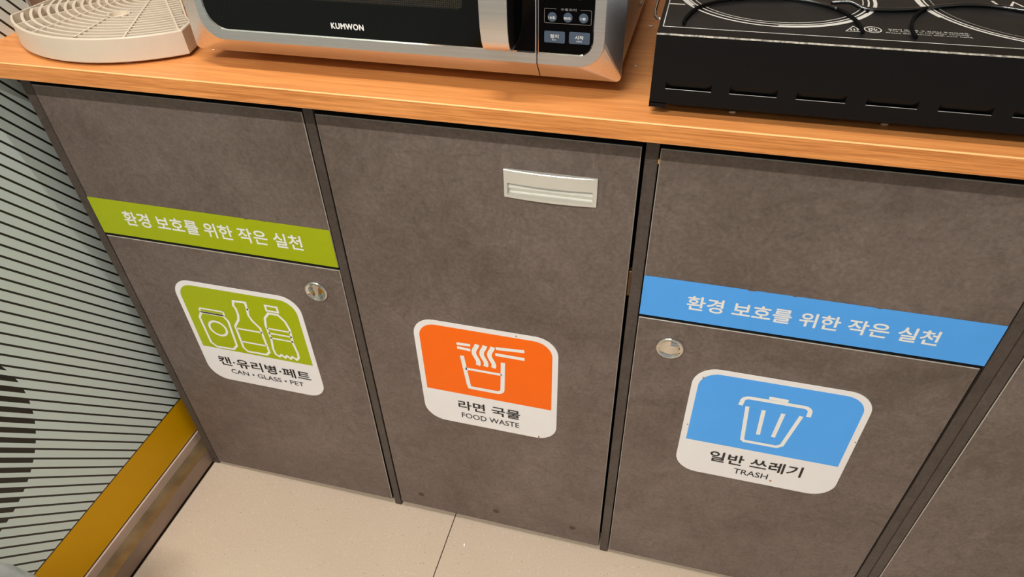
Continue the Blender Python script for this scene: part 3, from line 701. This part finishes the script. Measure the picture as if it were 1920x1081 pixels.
def ringarc(cx, cy, ro_, ri_, a0, a1, mat='pale_print'):
    n_ = max(8, int(abs(a1 - a0) / 3)); P = arc(cx, cy, ro_, a0, a1, n_); Q = arc(cx, cy, ri_, a0, a1, n_)
    for i in range(n_): m.face([G(*P[i]), G(*P[i + 1]), G(*Q[i + 1]), G(*Q[i])], mat)
c = (0.0774, 0.1345)
ringarc(*c, 0.0985, 0.0925, -330 + 0, -149); ringarc(*c, 0.0985, 0.0960, -149, -90); ringarc(*c, 0.0985, 0.0935, -90, -27); ringarc(*c, 0.0985, 0.0950, -27, 30)
ringarc(*c, 0.0915, 0.0898, 0, 360); ringarc(*c, 0.0858, 0.0848, 0, 360)
c = (0.3372, 0.1458)
ringarc(*c, 0.1245, 0.1190, -330, -154); ringarc(*c, 0.1225, 0.1196, -154, -120); ringarc(*c, 0.1225, 0.1196, -120, 30)
ringarc(*c, 0.1172, 0.1155, 0, 360); ringarc(*c, 0.1105, 0.1092, 0, 360, 'grey_print')
m.ribbon([(-0.0284, 0.0873), (-0.0120, 0.0873)], 0.0030, G, 'pale_print')
m.ribbon([(0.1366, 0.0362), (0.1445, 0.0512), (0.1518, 0.0362)], 0.0009, G, 'pale_print', closed=True)
for dx in (-0.0028, 0, 0.0028): m.ribbon([(0.1443 + dx - 0.0005, 0.0445), (0.1443 + dx + 0.0006, 0.0425), (0.1443 + dx - 0.0005, 0.0405), (0.1443 + dx + 0.0006, 0.0385)], 0.0009, G, 'pale_print')
m.ribbon([(0.1607 + 0.0072 * math.cos(a), 0.0446 + 0.0080 * math.sin(a)) for a in [i * 2 * PI / 24 for i in range(24)]], 0.0011, G, 'pale_print', closed=True)
# palm with fingers, crossed out
m.ribbon([(0.1579, 0.0395), (0.1573, 0.0450), (0.1590, 0.0485)], 0.0011, G, 'pale_print'); m.ribbon([(0.1600, 0.0440), (0.1604, 0.0495)], 0.0010, G, 'pale_print'); m.ribbon([(0.1618, 0.0440), (0.1624, 0.0490)], 0.0010, G, 'pale_print'); m.ribbon([(0.1634, 0.0430), (0.1642, 0.0472)], 0.0010, G, 'pale_print')
m.ribbon([(0.1585, 0.0400), (0.1630, 0.0400), (0.1636, 0.0435), (0.1600, 0.0440)], 0.0009, G, 'pale_print', closed=True); m.ribbon([(0.1556, 0.0500), (0.1658, 0.0390)], 0.0010, G, 'pale_print')
m.text('상판이 뜨거울 수 있으니 주의하세요.', (0.1739, 0.2424, 0.0466, 0.0500), G, 'pale_print', 0.01)
m.text('The surface is hot after cooking.', (0.1741, 0.2415, 0.0418, 0.0452), G, 'pale_print', 0.005)
m.text("Please don't touch with your hand.", (0.1712, 0.2432, 0.0368, 0.0402), G, 'pale_print', 0.005)
m.ribbon([(0.2858, 0.1535), (0.2885, 0.1405), (0.2992, 0.1385), (0.3052, 0.1530), (0.3105, 0.1385)], 0.0026, G, 'pale_print')
m.text('INDUCTION', (0.2915, 0.3150, 0.1305, 0.1330), G, 'grey_print', 0.0)
obj('glass_plate', m, ck, label='dark ceramic glass printed with pale rings', recalc=False)
m = Mesh(); m.tube([(KX0 + 0.001, 0.0905, 0.915), (-0.0385, 0.0905, 0.915), (-0.0415, 0.0985, 0.915), (-0.0432, 0.115, 0.915), (-0.0435, 0.16, 0.915), (-0.0432, 0.225, 0.915), (-0.0405, 0.242, 0.915), (KX0 + 0.001, 0.246, 0.915)], 0.0016, 'chrome', 10)
obj('side_handle', m, ck, label='thin chrome wire loop handle')
resize(ck.children_recursive, 0.9709, (0.0001, -0.0189, 0.0336))
for fx in (0.06, 0.50):
    for fy in (0.02, 0.29):
        m = Mesh(); m.tube([(fx, fy, CT), (fx, fy, 0.8722)], [0.010, 0.012], 'rubber_and_cord_shadow', 14); obj('foot', m, ck)

# cable lying in loops on the glass; its soft shadows are built as matte black legs
def smooth(P, k=6):
    out = []
    for i in range(len(P) - 1):
        p0 = P[max(0, i - 1)]; p1 = P[i]; p2 = P[i + 1]; p3 = P[min(len(P) - 1, i + 2)]
        for j in range(k):
            t = j / k
            out.append(tuple(0.5 * ((2 * b_) + (-a + c_) * t + (2 * a - 5 * b_ + 4 * c_ - d_) * t * t + (-a + 3 * b_ - 3 * c_ + d_) * t ** 3) for a, b_, c_, d_ in zip(p0, p1, p2, p3)))
    out.append(P[-1]); return out
cz = GZ + 0.0022
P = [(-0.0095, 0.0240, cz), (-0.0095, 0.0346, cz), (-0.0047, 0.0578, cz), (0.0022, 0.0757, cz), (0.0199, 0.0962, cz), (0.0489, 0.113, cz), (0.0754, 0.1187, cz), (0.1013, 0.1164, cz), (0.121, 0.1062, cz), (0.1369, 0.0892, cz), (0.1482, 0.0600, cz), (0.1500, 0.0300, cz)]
m = Mesh(); Q = smooth(P); m.tube(Q[:28], 0.0017, 'rubber_and_cord_shadow', 10); m.tube(Q[27:54], 0.0019, 'cable_black', 10); m.tube(Q[53:], 0.0017, 'rubber_and_cord_shadow', 10)  # matte end pieces stand for the cord's shadow
P = [(0.1300, 0.1116, cz + .0004), (0.1462, 0.1075, cz + .0030), (0.1602, 0.1001, cz), (0.1819, 0.0992, cz), (0.2121, 0.1081, cz), (0.2335, 0.1203, cz), (0.2518, 0.1279, cz), (0.2714, 0.1307, cz), (0.2894, 0.1274, cz), (0.3061, 0.1209, cz), (0.35, 0.105, cz), (0.42, 0.14, cz), (0.48, 0.22, cz), (0.52, 0.33, cz)]
m.tube(smooth(P), 0.0021, 'cable_black', 10)
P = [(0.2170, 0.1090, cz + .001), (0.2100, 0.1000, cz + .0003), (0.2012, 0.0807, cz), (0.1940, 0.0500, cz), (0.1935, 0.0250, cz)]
m.tube(smooth(P), 0.0017, 'rubber_and_cord_shadow', 10)  # another leg drawn in place of a soft cord shadow
cable = tag(obj('cable', m, loc=(0.15, 0.1, GZ)), 'thin glossy black cord lying in wavy loops on the cooktop glass, with matte black legs for its shadows', 'cord')
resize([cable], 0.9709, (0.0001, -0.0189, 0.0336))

# ------------------------------------------------------------------ drip tray
tray = thing('drip_tray', 'ivory plastic drip tray with a curved ribbed grille left of the microwave', 'tray', (-0.705, 0.10, CT))
CX, CY, RR = -0.7040, 0.1512, 0.1782
TZ0, TZ1 = 0.8625, 0.8905
def outline(d):
    r_ = RR - d; x0 = -0.8352 + d
    a0 = math.degrees(math.acos((x0 - CX) / r_)); a0 = -a0
    a1 = math.degrees(math.atan2(0.0262 - CY, -0.5829 - CX)); a1 -= math.degrees(d / RR)
    P = arc(CX, CY, r_, a0, a1, 30)
    P += [(-0.5876 - d, 0.0535 - d * 0.3), (-0.604 - d, 0.0680), (-0.6527 - d, 0.1250), (-0.6900 - d, 0.1650), (-0.7100 - d * 0.3, 0.2000 - d), (-0.8200 + d * 0.5, 0.2000 - d), (x0, 0.1700)]
    return P
m = Mesh()
LO = outline(-0.0008); L1_ = outline(0.0); L2_ = outline(0.0006); L3_ = outline(0.0030); LI = outline(0.0034)
m.loops([[(x, y, TZ0) for x, y in outline(0.0)], [(x, y, TZ0 + 0.001) for x, y in LO], [(x, y, TZ1 - 0.0012) for x, y in L1_], [(x, y, TZ1) for x, y in L2_], [(x, y, TZ1) for x, y in L3_], [(x, y, TZ0 + 0.002) for x, y in LI]], 'ivory_plastic')
m.face([(x, y, TZ0 + 0.002) for x, y in LI], 'ivory_plastic'); m.face([(x, y, TZ0) for x, y in outline(0.0)], 'ivory_plastic')
obj('basin', m, tray)
for fx, fy in ((-0.645, -0.004), (-0.80, 0.04), (-0.80, 0.17), (-0.72, 0.17)):
    m = Mesh(); m.tube([(fx, fy, CT), (fx, fy, TZ0 + 0.001)], 0.006, 'ivory_plastic', 12); obj('foot', m, tray)
poly = outline(0.0032)
def inside(x, y, P=poly):
    c_ = False; j = len(P) - 1
    for i in range(len(P)):
        xi, yi = P[i]; xj, yj = P[j]
        if (yi > y) != (yj > y) and x < (xj - xi) * (y - yi) / (yj - yi) + xi: c_ = not c_
        j = i
    return c_
HCX, HCY, HR = -0.7005, 0.0640, 0.0115
def bar(m, pts, w_, z0, z1, mat='ivory_plastic'):
    if len(pts) < 2: return
    P = [Vector(p) for p in pts]; Lp, Rp = [], []
    for i, p in enumerate(P):
        t = (P[min(i + 1, len(P) - 1)] - P[max(i - 1, 0)]).normalized(); nn = Vector((-t.y, t.x)) * w_ / 2
        Lp.append(p + nn); Rp.append(p - nn)
    m.loops([[(p.x, p.y, z0) for p in Lp], [(p.x, p.y, z1) for p in Lp], [(p.x, p.y, z1) for p in Rp], [(p.x, p.y, z0) for p in Rp]], mat, closed=False)
ribs = 0
for k in range(1, 17):
    r_ = RR - 0.0032 - 0.0098 * k
    if r_ < 0.015: break
    m = Mesh(); seg = []; used = False
    for i in range(0, 181):
        a = math.radians(-200 + 220 * i / 180); x, y = CX + r_ * math.cos(a), CY + r_ * math.sin(a)
        ok = inside(x, y) and math.hypot(x - HCX, y - HCY) > HR + 0.001
        if ok: seg.append((x, y))
        if (not ok or i == 180) and seg:
            if len(seg) > 2: bar(m, seg, 0.0034, TZ1 - 0.0075, TZ1 - 0.0012); used = True
            seg = []
    if used: obj('rib', m, tray)
    else: m.bm.free()
SX, SY = -0.7270, 0.1790
for ex, ey in ((-0.7995, 0.0050), (-0.7585, -0.0180), (-0.6930, -0.0235), (-0.6340, -0.0110), (-0.5850, 0.0245), (-0.8330, 0.0560), (-0.8330, 0.10)):
    pts = []; 
    for i in range(61):
        t = i / 60.0; x, y = ex + (SX - ex) * t, ey + (SY - ey) * t
        if inside(x, y) and math.hypot(x - HCX, y - HCY) > HR: pts.append((x, y))
        elif pts: break
    m = Mesh(); bar(m, pts, 0.0022, TZ1 - 0.0085, TZ1 - 0.0006); obj('spoke', m, tray)
m = Mesh(); nn_ = 28
def rg(r_, z): return [(HCX + r_ * math.cos(2 * PI * i / nn_), HCY + r_ * math.sin(2 * PI * i / nn_), z) for i in range(nn_)]
m.loops([rg(HR + 0.002, TZ1 - 0.008), rg(HR + 0.002, TZ1 - 0.0008), rg(HR, TZ1 - 0.0008), rg(HR - 0.0005, TZ1 - 0.006)], 'ivory_plastic'); m.face(rg(HR - 0.0005, TZ1 - 0.006), 'ivory_plastic')
obj('cup_ring', m, tray)

# ------------------------------------------------------------------ plastic bag at the lower left
bm = bmesh.new(); bmesh.ops.create_icosphere(bm, subdivisions=5, radius=1.0)
from mathutils import noise as mn
BC = Vector((-0.770, -0.465, 0.0)); bag_h = 0.41
for v in bm.verts:
    d = v.co.normalized()
    k = 1.03 + 0.05 * mn.noise(d * 2.3 + Vector((3, 1, 7))) + 0.055 * abs(mn.noise(d * 6.0)) + 0.03 * abs(mn.noise(d * 14.0))
    th_ = math.atan2(d.y, d.x); fold = abs(math.sin(5.5 * th_ + 2.5 * mn.noise(d * 3.0)))
    k += -0.02 + 0.05 * fold * (1 - abs(d.z)) ** 0.3 + 0.10 * max(0.0, -d.z) * (1 - d.z * d.z)
    p = Vector((d.x * 0.058, d.y * 0.088, d.z * bag_h / 2)) * k
    p.z = max(p.z, -bag_h / 2 * 0.92)
    v.co = p + Vector((BC.x, BC.y, bag_h / 2 * 0.92))
m = Mesh(); m.merge(bm, 'bag_plastic', smooth=True); bm.free()
tag(obj('plastic_bag', m, loc=BC, weld=False), 'crumpled pale translucent plastic bag against the lined wall', 'bag')

# ------------------------------------------------------------------ crumbs
def crumb(x, y, z, a, b_, c_, mat, rot, label, grp=None):
    bm = bmesh.new(); bmesh.ops.create_icosphere(bm, subdivisions=2, radius=1.0)
    R_ = Matrix.Rotation(rot, 4, 'Z')
    for v in bm.verts:
        k = 1 + 0.25 * mn.noise(v.co * 2 + Vector((x * 50, y * 50, 0)))
        q = R_ @ Vector((v.co.x * a * k, v.co.y * b_ * k, 0)); v.co = Vector((x + q.x, y + q.y, z + c_ * 0.95 + max(-0.95, v.co.z) * c_))
    m = Mesh(); m.merge(bm, mat, True); bm.free()
    tag(obj('crumb', m, loc=(x, y, z)), label, 'crumb', grp)
crumb(-0.2721, -0.0496, 0, 0.0018, 0.0042, 0.0012, 'crumb_white', 0.15, 'white rice-like crumb on the floor tile in front of the middle door')
crumb(-0.0537, 0.2311, CT, 0.0035, 0.0022, 0.0010, 'crumb_white', 0.2, 'pale crumb on the counter between microwave and cooktop, largest there')
crumb(-0.0570, 0.0991, CT, 0.0016, 0.0012, 0.0006, 'crumb_white', 0.2, 'tiny pale crumb on the counter near the microwave front right corner')
crumb(-0.5640, 0.0480, CT, 0.0014, 0.0012, 0.0009, 'crumb_white', 0.0, 'bright speck on the counter under the microwave front left corner')
crumb(0.0486, -0.0010, CT, 0.0036, 0.0018, 0.0014, 'crumb_tan', 0.1, 'tan crumb under the cooktop front, below its second slot')
crumb(0.1864, 0.0020, CT, 0.0036, 0.0018, 0.0014, 'crumb_tan', -0.1, 'tan crumb under the cooktop front, below its fourth slot')
